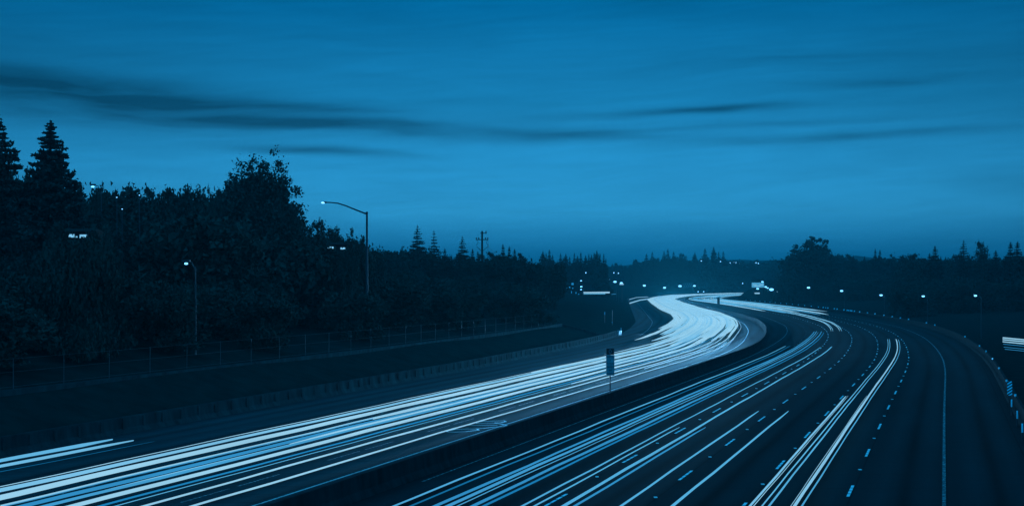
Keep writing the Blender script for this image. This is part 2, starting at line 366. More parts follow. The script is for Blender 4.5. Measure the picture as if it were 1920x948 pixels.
GL, GR = 'headlight trails on the left carriageway', 'tail-light trails on the right carriageway'
ORD = 'first second third fourth fifth sixth seventh eighth ninth tenth eleventh twelfth thirteenth fourteenth fifteenth sixteenth seventeenth eighteenth'.split()
LT = [(.02, .65, .034, 25, 900, .97), (-1.64, .65, .04, 25, 900, .97), (-2.68, .62, .013, 25, 420, .75), (-2.95, .68, .035, 25, 500, .5),
      (-3.9, .66, .075, 25, 900, 1.0), (-4.65, .7, .05, 25, 700, .62), (-5.05, .66, .02, 25, 600, .85), (-5.45, .68, .06, 25, 640, .55),
      (-6.6, .62, .03, 25, 900, .92), (-6.72, .55, .03, 25, 500, .6), (-7.65, .66, .1, 25, 900, 1.0), (-8.6, .68, .07, 25, 900, .86), (-9.15, .7, .016, 25, 900, 1.0)]
for i, (d, z, r, y0, y1, bv) in enumerate(LT):
    kindw = 'hair-thin' if r < .03 else 'thin' if r < .045 else 'medium' if r < .07 else 'broad'
    tone = 'pale' if bv > .9 else 'blue' if bv < .7 else 'light blue'
    trail(EC, d, z, r, y0, y1, bv, f'{kindw} {tone} headlight trail, {ORD[i]} from the median on the left carriageway', GL)
# short starts of further cars, mid-distance
SH = [(-2.2, .75, .05, 118, 900, .98), (-4.6, .8, .07, 100, 900, 1.0), (-6.0, .7, .07, 88, 900, 1.0), (-7.0, .85, .06, 108, 900, 1.0), (-5.3, .62, .06, 75, 900, .97), (-.6, .8, .05, 138, 900, .95), (-3.3, .75, .05, 150, 900, .97), (-8.1, .9, .06, 130, 900, 1.0), (-9.6, .8, .05, 165, 900, .98)]
for i, (d, z, r, y0, y1, bv) in enumerate(SH):
    trail(EC, d, z, r, y0, y1, bv, f'pale headlight trail whose near end starts mid-road, {ORD[i]} of those in this list' if False else
          f'pale headlight trail starting mid-road {["beside the carpool lane", "just left of the sign pole", "in the second lane from the far kerb", "in the outer lane left of the sign", "nearest the viewer of the short ones", "closest to the median just past the sign", "past the sign in the inner lanes", "past the sign in the outer lanes", "farthest left before the merged glare"][i]}', GL)
for i in range(64):
    d = -.5 - 13.9 * (i + random.random() * .6) / 64
    trail(EC, d, random.uniform(.55, 1.1), random.uniform(.13, .19), random.uniform(190, 285) + (12 if d < -10 else 0), random.uniform(980, 1230), random.choice([.86, .93, .97, 1.0, 1.0]), 'dazzling headlight trail melted into the white glare of the far bend', 'merged headlight trails in the far bend', k=1.0)
for (d, y0) in ((-.15, 262), (1.3, 255)): pass
# exit lane pair at the left picture edge
trail(EC, -14.3, .66, .07, 25, 76.7, .78, 'upper of two light blue trails on the outer left lane, forked at its tip', GL)
trail(EC, -13.15, .66, .06, 25, 76.4, .82, 'lower of two light blue trails on the outer left lane', GL)
trail(EC, -12.5, .55, .008, 25, 77, .4, 'hair-thin faint trail under the pair on the outer left lane', GL)
# ramp trails joining at far left of the bend
mb = MB()
for n_, (p0, p1, r) in enumerate([((1181, 568), (1228, 558.5), .22), ((1180, 561), (1215, 556), .12)]):
    o = MB().tube([gp(p0[0], p0[1], .7), gp((p0[0] + p1[0]) / 2 - 4, (p0[1] + p1[1]) / 2 - 1.2, .7), gp(p1[0], p1[1], .7)], r, 8).build('headlight_streak', em(.95), smooth=True)
    tag(o, ['broad pale trail on the slip road joining the bend from the left', 'thin pale trail along the far rim of the joining slip road'][n_], 'light trail', 'slip road trails')
# right carriageway: tail lights
RT = [(-17.8, .8, .035, 25, 188, .68, 'thin blue tail-light trail nearest the median barrier'), (-17.3, .8, .028, 25, 188, .36, 'faint dark blue trail beside the one nearest the median'),
      (-16.45, .8, .05, 25, 244, .55, 'broad blue trail, left side of the long bundle ending in a bend'), (-16.05, .82, .05, 25, 244, .6, 'bright upper ribbon of the long left-hand bundle'),
      (-15.75, .8, .018, 25, 240, .66, 'hair-thin trail in the middle of the long bundle'), (-15.3, .8, .05, 25, 244, .55, 'broad blue trail on the right side of the long bundle'),
      (-14.95, .78, .035, 25, 240, .45, 'dim trail on the right rim of the long bundle'),
      (-13.62, .8, .03, 25, 184, .68, 'long trail left of the second dashed line, ending before the curve'), (-13.3, .78, .024, 25, 82, .7, 'short thin trail ending beside a white dash'),
      (-12.35, .8, .045, 25, 186, .7, 'long trail right of the dashed line, ending before the curve'), (-12.0, .78, .032, 25, 82, .55, 'short dim trail hugging the long one in the middle lane'),
      (-10.5, .8, .04, 25, 92, .7, 'left trail of the pair that stops mid-road'), (-8.76, .8, .042, 25, 92, .72, 'right trail of the pair that stops mid-road'),
      (-6.27, .8, .042, 25, 104, .84, 'bright left edge trail of the steep bundle'), (-6.1, .84, .012, 25, 104, .95, 'hair-thin white trail inside the steep bundle'),
      (-5.93, .8, .026, 25, 211, .76, 'left long trail of the steep bundle'), (-5.70, .8, .03, 25, 211, .7, 'second long trail of the steep bundle'),
      (-4.97, .84, .012, 25, 104, .95, 'hair-thin white trail in the right half of the steep bundle'), (-4.82, .8, .055, 25, 211, .9, 'brightest broad trail of the steep bundle'),
      (-4.58, .8, .03, 25, 211, .66, 'rightmost blue trail of the steep bundle'),
      (-13.9, .8, .05, 244, 1100, .9, 'left inner trail of the far pair on the curve'), (-13.6, .8, .05, 244, 1100, .8, 'left outer trail of the far pair on the curve'),
      (-12.5, .8, .05, 244, 1100, .9, 'right inner trail of the far pair on the curve'), (-12.2, .8, .05, 244, 1100, .8, 'right outer trail of the far pair on the curve'),
      (-3.2, .8, .12, 430, 1150, .72, 'broad trail ending below the barrier reflectors'), (-2.4, .9, .09, 470, 1150, .8, 'upper trail below the barrier reflectors')]
for d, z, r, y0, y1, bv, lab in RT: trail(RC, d, z, r, y0, y1, bv, lab, GR, 'taillight_streak')
for i, d in enumerate([-17.5, -16.6, -15.4, -14.6, -11.3, -10.2, -8.9, -8.0, -6.8, -5.6, -4.6, -1.8]):
    trail(RC, d, random.uniform(.7, 1.0), random.uniform(.09, .15), random.uniform(350, 520), 1150, random.choice([.7, .85, .95]), 'blue-white trail woven into the far sweep of the right carriageway', 'woven trails in the far sweep', 'taillight_streak')
# coach passing on the slip road at the right picture edge
cv = [(1880, 632.5, 2.2), (1880, 636, 2.2), (1880, 640, 2.0), (1881, 644.5, .9), (1882, 650, .8), (1884, 654, .8)]
for n_, (px, py, wpx) in enumerate(cv):
    y = 100.; q0 = ((px - CX) * y / F, y, H - (py - HY) * y / F); q1 = (q0[0] + 6.5, y - 2.0, q0[2] - .62)
    o = MB().tube([q0, q1], wpx * y / F / 2 * 1.1, 6).build('coach_light_streak', em(.98 if n_ < 3 else .55))
    tag(o, ['topmost white streak at the right picture edge', 'second white streak at the right picture edge', 'third white streak at the right picture edge', 'upper blue streak under the white ones at the right edge', 'middle blue streak at the right picture edge', 'lowest blue streak at the right picture edge'][n_], 'light trail', 'streaks of a tall vehicle on the slip road')
# unseen spots added in place of headlights, lighting the left carriageway towards the viewer
def headlight(c, y, d, e, ang=150, tilt=-4, z=.75):
    L = bpy.data.lights.new('headlight', 'SPOT'); L.energy = e; L.color = (.16, .50, .88); L.spot_size = R_(ang); L.spot_blend = .8; L.shadow_soft_size = .03
    o = bpy.data.objects.new('headlight', L); col.objects.link(o); o.location = P(c, y, d, z)
    s = (X(c, y + 3) - X(c, y - 3)) / 6
    o.rotation_euler = Vector((-s, -1, math.tan(R_(tilt)))).to_track_quat('-Z', 'Y').to_euler(); return o
for i, y in enumerate(np.geomspace(96, 1060, 46)):
    e = 3000 * min(1, max(.02, (y - 70) / 160) ** 2) * (1 + y / 400)
    for d in (-2.6, -6.0, -9.6): headlight(EC, y + d * 2, d, e, z=2.2, ang=160)

l_ = headlight(WC, 262, 3.0, 700, ang=34, z=1.0); l_.rotation_euler = (Vector(P(WC, 222, -.2, .5)) - l_.location).to_track_quat('-Z', 'Y').to_euler()  # extra unseen spot, added only to brighten the left barrier's far end
# ------------------------------------------------------------------ trees
def leaf_mesh(name, C, size, mat, rng, up=.3, fac=None):
    n = len(C); s = size * rng.uniform(.5, 1.35, n)[:, None] * (1 if fac is None else fac[:, None])
    a = rng.normal(size=(n, 3)); a /= np.linalg.norm(a, axis=1)[:, None]
    c = rng.normal(size=(n, 3)); c[:, 2] *= up; c -= a * (a * c).sum(1)[:, None]; c /= np.linalg.norm(c, axis=1)[:, None]
    V = np.empty((n, 3, 3)); V[:, 0] = C - a * s * .55; V[:, 1] = C + a * s * .55; V[:, 2] = C + c * s * 1.0
    me = bpy.data.meshes.new(name); me.vertices.add(n * 3); me.vertices.foreach_set('co', V.ravel())
    me.loops.add(n * 3); me.loops.foreach_set('vertex_index', np.arange(n * 3, dtype=np.int32))
    me.polygons.add(n); me.polygons.foreach_set('loop_start', np.arange(0, n * 3, 3, dtype=np.int32)); me.polygons.foreach_set('loop_total', np.full(n, 3, dtype=np.int32))
    me.update(calc_edges=True); me.materials.append(mat); return me
def finish(name, root, tr, C, size, mat, rng, fac=None):
    tr.build('trunk', M['bark'], root)
    o = bpy.data.objects.new('crown', leaf_mesh('crown', C, size, mat, rng, .3, fac)); col.objects.link(o); o.parent = root
    return root
def conifer(h=10., r=2.2, seed=0, dens=1.0, leaf=.2, power=.9, low=.06, whorl=.035, name='conifer_tree', lump=.25):
    rng = np.random.default_rng(seed); rd = random.Random(seed); root = empty(name); tr = MB()
    tr.tube([(0, 0, -.6), (.03 * h * .2, 0, h * .4), (0, .01 * h, h * .98)], [h * .022, h * .014, h * .002], 6)
    C = []; t = low; ph = rng.uniform(0, 6)
    while t < 1.0:
        z = t * h; rad = r * ((1 - t) ** power) * (1 + lump * math.sin(t * 23 + ph)) * rd.uniform(.8, 1.12) + .02 * h * (1 - t) + .004 * h
        nb = 5 + int(6 * (1 - t)) ; a0 = rd.uniform(0, 6)
        for k in range(nb):
            a = a0 + 6.283 * k / nb + rd.uniform(-.25, .25); L = rad * rd.uniform(.62, 1.15)
            droop = rd.uniform(.0, .28); n = max(3, int(dens * (10 + 26 * L / r)))
            if L > .25 * r: tr.tube([(0, 0, z), (L * .9 * math.cos(a), L * .9 * math.sin(a), z + L * (.18 - droop))], [h * .003, h * .001], 3, False)
            s = rng.uniform(0.02, 1, n) ** .75; wd = (1 - s * .75) * L * .22
            x = L * s; C.append(np.stack([x * math.cos(a) - rng.normal(size=n) * wd * math.sin(a), x * math.sin(a) + rng.normal(size=n) * wd * math.cos(a), z + x * (.18 - droop) + rng.normal(size=n) * .010 * h * (1.05 - t)], 1))
        t += whorl * rd.uniform(.7, 1.25)
    n = int(60 * max(1, dens)); tt = rng.uniform(.9, 1.0, n); C.append(np.stack([rng.normal(size=n) * .03 * (1.03 - tt) * h, rng.normal(size=n) * .03 * (1.03 - tt) * h, tt * h], 1))
    C = np.concatenate(C); fac = np.clip((.42 if dens > 4 else .22) + 2.6 * (1 - C[:, 2] / h), .22, 1)
    return finish(name, root, tr, C, leaf, M['leafA'], rng, fac)
def broad(h=10., r=4., seed=0, n=5000, leaf=.25, lobes=9, base=.2, name='broadleaf_tree', mat='leafB', peaks=None, clump=.16):
    rng = np.random.default_rng(seed); rd = random.Random(seed); root = empty(name); tr = MB(); L = []
    for k in range(lobes):
        a = 6.283 * k / lobes + rd.uniform(-.4, .4); f = rd.uniform(.2, .66) * r; zz = h * rd.uniform(base + .12, .64 if peaks else .8)
        L.append((f * math.cos(a), f * math.sin(a), zz, r * rd.uniform(.32, .52), h * rd.uniform(.13, .2)))
    L.append((0, 0, h * (.5 if peaks else .62), r * .55, h * (.24 if peaks else .3)))
    for p in (peaks or [(rd.uniform(-.2, .2) * r, 0, h * .86, r * .3, h * .13)]): L.append(p)
    tr.tube([(0, 0, -.6), (.1, 0, h * .25), (0, .1, h * .5)], [h * .035, h * .026, h * .016], 8)
    for l in L: tr.tube([(0, 0, h * .22), (l[0] * .5, l[1] * .5, h * .22 + (l[2] - h * .22) * .55), (l[0], l[1], l[2])], [h * .014, h * .009, h * .003], 5, False)
    C = []; wsum = sum(l[3] ** 2 for l in L)
    for l in L:
        m_ = int(n * l[3] ** 2 / wsum); nc = max(6, m_ // 38)
        d = rng.normal(size=(nc, 3)); d /= np.linalg.norm(d, axis=1)[:, None]; d *= rng.uniform(.35, 1.08, nc)[:, None] ** .6
        cc_ = d * np.array([l[3], l[3], l[4]]) + np.array(l[:3])
        idx = rng.integers(0, nc, m_); C.append(cc_[idx] + rng.normal(size=(m_, 3)) * l[3] * clump)
    C = np.concatenate(C); C = C[C[:, 2] > .03 * h]
    return finish(name, root, tr, C, leaf, M[mat], rng)
def put(root, px, topy, Y, label, group=None, h0=10., wscale=1.0, first=False, rz=None, cat='tree', sink=0.0):
    o = root if first else copy_tree(root)
    x = (px - CX) * Y / F; zb = TZ(x, Y) - sink; h = H + (HY - topy) * Y / F - zb
    s = max(.5, h / h0); o.location = (x, Y, zb); o.scale = (s * wscale, s * wscale, s); o.rotation_euler = (0, 0, random.uniform(0, 6.28) if rz is None else rz)
    tag(o, label, cat, group); return o
# left-hand landmarks (real sizes: built to 10 m then scaled)
cA = conifer(10, 2.75, 11, 4.6, .17, .72, .03, .019, lump=.12); put(cA, 95, 226, 150, 'tall pointed conifer with bulging sides near the left picture edge', wscale=1.05, first=True, rz=.4)
put(conifer(10, 2.7, 12, 4.2, .17, .74, .03, .02, lump=.13), -4, 214, 146, 'tall conifer cut off by the left picture edge', wscale=1.0, first=True, rz=1)
big = broad(10, 4.2, 21, 60000, .19, 16, .02, 'broadleaf_tree', 'leafB', [(-1.2, 0, 8.0, 1.45, 1.8), (1.05, .2, 8.2, 1.35, 1.9), (0, 0, 7.2, 1.8, 1.3), (-.6, 0, 8.0, .9, 1.2), (1.2, 0, 7.6, 1.3, 1.2), (2.2, 0, 6.9, 1.1, 1.6), (-2.6, 0, 6.5, 1.0, 1.5), (3.0, 0, 4.6, 1.1, 1.7), (-.2, 0, 6.6, 1.8, 1.5), (-1.0, 0, 7.0, 1.6, 1.5), (1.1, 0, 7.2, 1.5, 1.5), (2.0, 0, 5.6, 1.7, 1.8), (-2.0, 0, 5.4, 1.6, 1.6), (0, -.5, 4.5, 2.6, 2.0)], .15)
put(big, 487, 290, 180, 'huge dense tree with a double-peaked crown on the left hill', wscale=.80, first=True, rz=0)
bA = broad(10, 4.0, 31, 14000, .30, 11, .02); bB = broad(10, 4.6, 32, 15000, .30, 13, .02, 'broadleaf_tree'); bC = broad(10, 3.2, 33, 7000, .28, 8, .3)
sA = broad(10, 6.5, 34, 9000, .5, 12, .0, 'bushy_tree', 'leafC'); sB = broad(10, 7.5, 35, 9000, .5, 14, .0, 'bushy_tree', 'leafC')
cB = conifer(10, 3.7, 41, 2.6, .2, 1.0, .03, .036); cC = conifer(10, 2.5, 42, 1.1, .22, .8, .06, .045); cD = conifer(10, 2.5, 43, 2.0, .26, 1.0, .02, .032); cE = conifer(10, 3.4, 44, 2.0, .34, .95, .02, .034)
used = set()
def pt(root, *a, **k):
    f = root.name not in used; used.add(root.name); return put(root, *a, first=f, **k)
pt(bA, 345, 340, 175, 'round-headed tree left of the huge double-peaked tree', wscale=.55)
pt(bB, 250, 352, 175, 'low broad tree between the pointed conifer and the huge tree', wscale=.8)
pt(bB, 195, 356, 178, 'low tree just right of the street lamp on the hilltop', wscale=.62)
pt(bA, 298, 351, 182, 'small-headed tree poking from the hedge line on the hill', wscale=.5)
pt(bC, 397, 341, 172, 'slender feathery sapling left of the huge tree', wscale=.32)
pt(bC, 186, 337, 172, 'wispy branch top beside the hilltop lamp', wscale=.3)
pt(bA, 50, 300, 158, 'leafy tree filling the gap between the two tall conifers', wscale=.5)
pt(bB, 130, 345, 160, 'bushy tree at the right foot of the pointed conifer', wscale=.62)
pt(bA, 425, 325, 190, 'feathery tree leaning against the left flank of the huge tree', wscale=.45)
pt(bA, 545, 372, 178, 'dark tree on the right flank of the huge tree', wscale=.42)
pt(bB, 590, 415, 185, 'low dark tree stepping down right of the huge tree', wscale=.62)
pt(bA, 625, 421, 195, 'dark bushy tree above the lit windows near the lamp post', wscale=.55)
for px, py, Y in [(118, 436, 111), (131, 451, 108), (142, 453, 109), (153, 452, 107), (165, 451, 109), (176, 434, 111), (123, 458, 106), (150, 460, 105), (168, 458, 106), (600, 452, 163), (613, 471, 162), (626, 472, 161), (638, 472, 163), (650, 472, 162), (664, 455, 164)]:
    pt(random.choice([sA, sB]), px, py, Y, 'dark bush screening the lit windows on the left hill', 'bushes screening the hill houses', wscale=.42, cat='shrub')
for px, py, Y in [(105, 425, 122), (128, 424, 123), (150, 425, 123), (175, 424, 122), (612, 445, 178), (640, 446, 178)]:
    pt(random.choice([bA, bB]), px, py, Y, 'dark tree rising behind a lit window on the left hill', 'trees behind the hill houses', wscale=.5)
pt(bC, 664, 424, 170, 'loose windblown tree beside the curved street lamp', wscale=.55)
pt(sA, 692, 458, 205, 'low bush at the foot of the curved street lamp', wscale=.5, cat='shrub')
for (px, py, Y, lab, pr, ws) in [(783, 421, 300, 'tallest layered conifer right of the curved street lamp', cB, 1.0), (814, 431, 305, 'thin see-through conifer beside the tallest layered one', cC, .95),
    (867, 442, 300, 'ragged conifer midway between lamp post and utility pole', cB, .95), (754, 460, 300, 'tiny conifer tip left of the layered conifer', cD, .8), (834, 465, 298, 'small conifer right of the thin see-through one', cD, 1.1),
    (847, 477, 296, 'smallest conifer below the ragged one', cD, .8), (886, 466, 303, 'conifer just left of the utility pole', cD, 1.2), (896, 470, 306, 'conifer touching the utility pole', cD, 1.1), (943, 457, 320, 'first conifer tip right of the utility pole', cD, 1.1), (955, 461, 322, 'second conifer tip right of the utility pole', cD, 1.0),
    (965, 466, 324, 'third conifer tip right of the utility pole', cD, 1.2)]:
    pt(pr, px, py, Y, lab, wscale=ws)
pt(bB, 925, 474, 310, 'domed tree right of the utility pole', wscale=.9); pt(bB, 978, 476, 315, 'round tree at the end of the left treeline', wscale=.8)
for i in range(16):
    pt(random.choice([bB, sA]), 30 + i * 26 + random.uniform(-5, 5), 358 + random.uniform(-3, 9), random.uniform(176, 192), 'dark leafy tree in the even crown line on the left hill', 'crown line on the left hill', wscale=random.uniform(.45, .6))
G1 = 'hedge trees on the left skyline'
for px, py in [(708, 468), (722, 467), (738, 468), (752, 468), (768, 470), (800, 474), (824, 476), (858, 478), (880, 480), (905, 478), (935, 478), (950, 478), (965, 480), (990, 486), (1003, 492), (1040, 490)]:
    pt(random.choice([bA, bB, sA]), px, py + random.uniform(-1, 2), random.uniform(285, 330), 'low dark tree in the level hedge line right of the street lamp', G1, wscale=random.uniform(.6, .9))
G2 = 'conifer stand above the side street'
for px, py in [(1018, 470), (1024, 474), (1030, 467), (1036, 477), (1051, 474), (1056, 482), (1061, 475), (1068, 480), (1077, 473), (1083, 479), (1089, 472), (1098, 478), (1104, 475), (1109, 477), (1114, 473), (1119, 469), (1125, 474), (1132, 475), (1136, 484), (1008, 492), (1045, 488)]:
    pt(random.choice([cD, cD, cE]), px, py, random.uniform(640, 690), 'dark conifer in the tight stand left of the bend', G2, wscale=random.uniform(.7, 1.1))
G3 = 'dark trees and bushes covering the left hill'
for i in range(60):
    px = random.uniform(-150, 830); Y = random.uniform(124, 270) if px < 640 else random.uniform(180, 290)
    top = (395 if px < 560 else 480) + random.uniform(0, 60)
    pt(random.choice([sA, sB, bB]), px, top, Y, 'dark bushy tree in the shadowed mass on the left hill', G3, wscale=random.uniform(.6, 1.0))
for i in range(50):
    Y = random.uniform(75, 245); d = random.uniform(9.5, 26); x = X(WC, Y) - d; px = CX + x * F / Y
    if px < -260: continue
    zt = TZ(x, Y) + random.uniform(1.5, 3.6); pt(random.choice([sA, sB]), px, HY - (zt - H) * F / Y, Y, 'dark shrub on the slope above the left retaining wall', 'shrubs on the left slope', wscale=random.uniform(.8, 1.2), cat='shrub')
# far treeline behind the bend
for px, py, lab, pr, ws in [(1212, 475, 'far conifer standing left of the paired ones', cD, 1.6), (1223, 471, 'thin far conifer in the middle distance', cD, 1.1), (1245, 470, 'left one of the clumped far conifers', cD, 1.2), (1252, 466, 'tallest of the clumped far conifers', cD, 1.2), (1263, 471, 'right one of the clumped far conifers', cD, 1.3),
    (1303, 472, 'lone far conifer between clumps', cE, .9), (1322, 465, 'slim far conifer left of the tallest tip', cD, 1.3), (1338, 462, 'tallest far conifer above the bend', cE, .9), (1347.5, 471, 'small far conifer right of the tallest tip', cD, .9), (1356, 470, 'last far conifer before the ridge', cD, 1.2)]:
    pt(pr, px, py, random.uniform(1280, 1330), lab, wscale=ws)
pt(bB, 1281, 476, 1300, 'far round-topped tree among the conifers', wscale=.7); pt(bB, 1192, 487, 1150, 'far domed tree left of the conifers', wscale=.7)
G4 = 'far trees behind the bend'
for i in range(85):
    px = 1130 + 400 * i / 85 + random.uniform(-4, 4); pt(random.choice([bA, bB, sA, bB, cE]), px, (494 if px < 1180 else 488 if px > 1360 else 483) + random.uniform(-2, 14), random.uniform(1230, 1420), 'dark tree in the unbroken far treeline beyond the bend', G4, wscale=random.uniform(.7, 1.2))
G4b = 'low trees along the far roadside'
for i in range(30):
    px = 1180 + 330 * i / 30; pt(random.choice([sA, sB]), px, 520 + random.uniform(0, 10), random.uniform(1330, 1480) if px < 1420 else 900, 'low dark bush beyond the glowing far road', G4b, wscale=random.uniform(.8, 1.2), cat='shrub')
# right-hand side
euc = broad(10, 4.4, 51, 26000, .26, 14, .02, 'broadleaf_tree', 'leafB', [(-.2, 0, 8.9, .95, .85), (1.6, 0, 8.55, 1.0, 1.0), (-1.6, 0, 7.2, 1.2, 1.2), (-2.9, 0, 5.6, 1.3, 1.4), (-.3, 0, 7.6, 1.6, 1.3), (1.1, 0, 7.4, 1.6, 1.3), (-1.4, 0, 6.2, 1.8, 1.4), (.4, 0, 5.8, 2.6, 1.6), (2.2, 0, 5.6, 1.6, 1.4), (3.0, 0, 4.6, 1.2, 1.3)], .13)
put(euc, 1520, 440, 640, 'large billowing tree with knobbly top above the road lamps', wscale=1.05, first=True, rz=0)
pt(bC, 1563, 471, 640, 'small ball-headed tree right of the billowing tree', wscale=.4)
for px, py, Y, lab, pr, ws in [(1641, 465.5, 660, 'left of twin slim conifers on the right skyline', cD, .95), (1650, 467, 660, 'right of twin slim conifers on the right skyline', cD, .95), (1753, 460, 430, 'single rounded conifer on the right skyline', cD, 1.4), (1743, 474, 432, 'stubby tree left of the rounded conifer', cD, 1.2),
    (1807, 449, 400, 'broad pointed conifer near the right edge', cB, .95), (1867, 469, 400, 'small pointed conifer right of the flat-topped tree', cD, 1.5), (1895, 453, 390, 'slim conifer near the right picture edge', cD, 1.25), (1908, 452, 392, 'conifer touching the right picture edge', cD, 1.4), (1600, 478, 660, 'pointed tree between billowing tree and twin conifers', cE, .8), (1621, 480, 660, 'pointed bush left of the twin conifers', cE, .8)]:
    pt(pr, px, py, Y, lab, wscale=ws)
pt(bB, 1843, 455, 410, 'flat-topped spreading tree near the right edge', wscale=.55)
G5 = 'trees forming the right skyline'
for i in range(60):
    px = 1470 + 560 * i / 60 + random.uniform(-5, 5); pt(random.choice([bA, bB, sA, cE]), px, 480 + random.uniform(-3, 9), random.uniform(660, 780) if px < 1700 else random.uniform(440, 560), 'dark tree in the dense wood behind the right lamps', G5, wscale=random.uniform(.7, 1.1))
for i in range(60):
    px = 1470 + 560 * i / 60; Y = random.uniform(620, 650) if px < 1600 else random.uniform(570, 620) if px < 1700 else random.uniform(360, 420)
    pt(random.choice([sA, sB]), px, 512 + random.uniform(0, 22), Y, 'dark bush at the foot of the right wood', 'bushes at the foot of the right wood', wscale=random.uniform(.8, 1.1), cat='shrub')
# far hills
def hill(name, pts, Y, depth, base=-5):
    mb = MB(); ring = []
    rr_ = random.Random(3); xs = np.linspace(pts[0][0], pts[-1][0], 220); tops = np.interp(xs, [p[0] for p in pts], [p[1] for p in pts])
    for k, (dy, f) in enumerate([(-depth, 0), (-depth * .6, .45), (-depth * .25, .86), (0, 1), (depth * .5, .7), (depth, 0)]):
        ring.append([((px - CX) * (Y + dy) / F, Y + dy, base + f * (H + (HY - tp - rr_.uniform(-.6, .6)) * Y / F - base)) for px, tp in zip(xs, tops)])
    mb.loft(ring, False); return tag(mb.build(name, M['hill'], smooth=True), kind='structure')
hill('hills', [(-1500, 505), (200, 500), (900, 505), (1130, 500), (1170, 497), (1230, 490), (1300, 487), (1380, 487), (1440, 488), (1480, 487), (1580, 484), (1610, 478), (1640, 484), (1700, 485), (1760, 487), (1900, 490), (2400, 486), (3500, 500)], 2600, 500)
hill('hills', [(-1500, 508), (1100, 505), (1180, 498), (1260, 492), (1380, 493), (1430, 490), (1500, 489), (1700, 490), (1900, 492), (2600, 497), (3500, 505)], 1900, 250)

# ------------------------------------------------------------------ lamps
def street_lamp(px, py, Y, label, side=-1, size=.28, group=None, arm=1.8, strength='lamp', star=False):
    x = (px - CX) * Y / F; z = H - (py - HY) * Y / F; xb = x - side * arm; zb = TZ(xb, Y + .5); o = empty('street_lamp', (xb, Y + .5, zb)); tag(o, label, 'street lamp', group)
    h = z - zb
    MB().tube([(0, 0, -.3), (0, 0, h * .97)], [.08, .05], 8).build('pole', M['dark'], o)
    MB().tube([(0, 0, h * .93), (side * arm * .4, -.2, h + .12), (side * arm * .9, -.45, h + .16)], [.05, .04, .035], 6).build('arm', M['dark'], o)
    MB().box((side * arm, -.5, h + .22), (.6, .3, .14)).build('housing', M['dark'], o)
    MB().ball((side * arm, -.5, h), size, 10, 6, (1.2, .8, .7)).build('lens', M[strength], o)
    L = bpy.data.lights.new('street_lamp_light', 'POINT'); L.energy = 30 * (Y / 200) ** 1.2; L.color = (.25, .6, 1); L.shadow_soft_size = .1
    l = bpy.data.objects.new('street_lamp_light', L); col.objects.link(l); l.parent = o; l.location = (side * arm, -.6, h - size - .15); return o
def sz(Y): return max(.18, Y * .0009)
for px, py, Y, lab in [(1516, 539, 600, 'farthest left lamp in the row before the right wood'), (1578, 545, 520, 'second lamp from the left in the row before the right wood'), (1652, 553, 420, 'middle lamp of the row before the right wood'),
                       (1731, 555, 330, 'second lamp from the right in the row before the right wood'), (1829, 554, 230, 'rightmost lamp of the row before the right wood'), (1469, 534, 705, 'lamp right of the starry light near the road sign')]:
    street_lamp(px, py, Y, lab, size=sz(Y) * .95, group='lamps before the right wood', arm=1.0)
for px, py, Y, lab, k in [(1140, 524, 655, 'left lamp of three above the slip road', 1.0), (1153, 528, 650, 'middle lamp of three above the slip road', 1.1), (1165, 530, 645, 'right lamp of three, above a lit bar', .9),
    (1208, 535, 1000, 'lamp standing alone over the left of the bend', 1.0), (1246, 539, 1130, 'lamp over the middle of the bend', 1.0), (1275, 536, 1180, 'bright lamp at the left end of the sign gantry', 1.15), (1302, 535.5, 1182, 'lamp at the right end of the sign gantry', .9),
    (1325.5, 528, 1290, 'left of three lamps above the far road', 1.0), (1348, 529, 1290, 'middle of three lamps above the far road', 1.0), (1370, 529, 1290, 'right of three lamps above the far road', 1.0),
    (1420.5, 541, 720, 'lamp under the green road sign', .9), (1429.5, 528, 725, 'lamp on the top corner of the green road sign', .8), (1435.5, 537.5, 730, 'lamp just right of the green road sign', .9), (1439.5, 539.7, 735, 'small lamp left of the starry light', .7), (1446.5, 542.5, 700, 'brightest starry lamp right of the road sign', 1.5), (1472.5, 556, 690, 'low lamp under the row near the road sign', .8),
    (1089.5, 526, 560, 'upper lamp over the side street building', .6), (1090, 537, 562, 'second lamp over the side street building', .75), (1089.5, 542.5, 564, 'low lamp beside the side street building', .6)]:
    street_lamp(px, py, Y, lab, size=sz(Y) * k * .9, arm=1.2 if px > 1300 else .6)
street_lamp(174, 350, 168, 'hilltop lamp glowing beside the pointed conifer', size=.15, arm=.8); street_lamp(349, 494, 118, 'bright lamp low in the dark left hill', size=.12, arm=.6)
# landmark curved street lamp on the left
Y = 160.; x = (688 - CX) * Y / F; zb = TZ(x, Y); k_ = Y / F
o = empty('street_lamp', (x, Y, zb)); tag(o, 'tall street lamp with a long curved arm against the sky', 'street lamp')
zt = H + (HY - 399) * k_ - zb
MB().tube([(0, 0, -.4), (0, 0, zt)], [.16, .10], 10).build('pole', M['dark'], o); MB().ball((0, 0, zt + .02), .13, 8, 5).build('cap', M['dark'], o)
MB().tube([(0, 0, zt - .12)] + [((a - 688) * k_, 0, H + (HY - c) * k_ - zb) for a, c in [(678, 397.5), (664, 392), (648, 385.5), (634, 381), (620, 379.5), (612, 379.3)]], [.09, .08, .075, .07, .065, .06, .06], 8).build('arm', M['dark'], o)
MB().ball(((608.5 - 688) * k_, 0, H + (HY - 379.3) * k_ - zb), .3, 10, 6, (1.1, .5, .36)).build('housing', M['dark'], o)
MB().ball(((606 - 688) * k_, -.06, H + (HY - 380) * k_ - zb), .17, 10, 6, (1.2, .7, .6)).build('lens', M['lamp_s'], o)
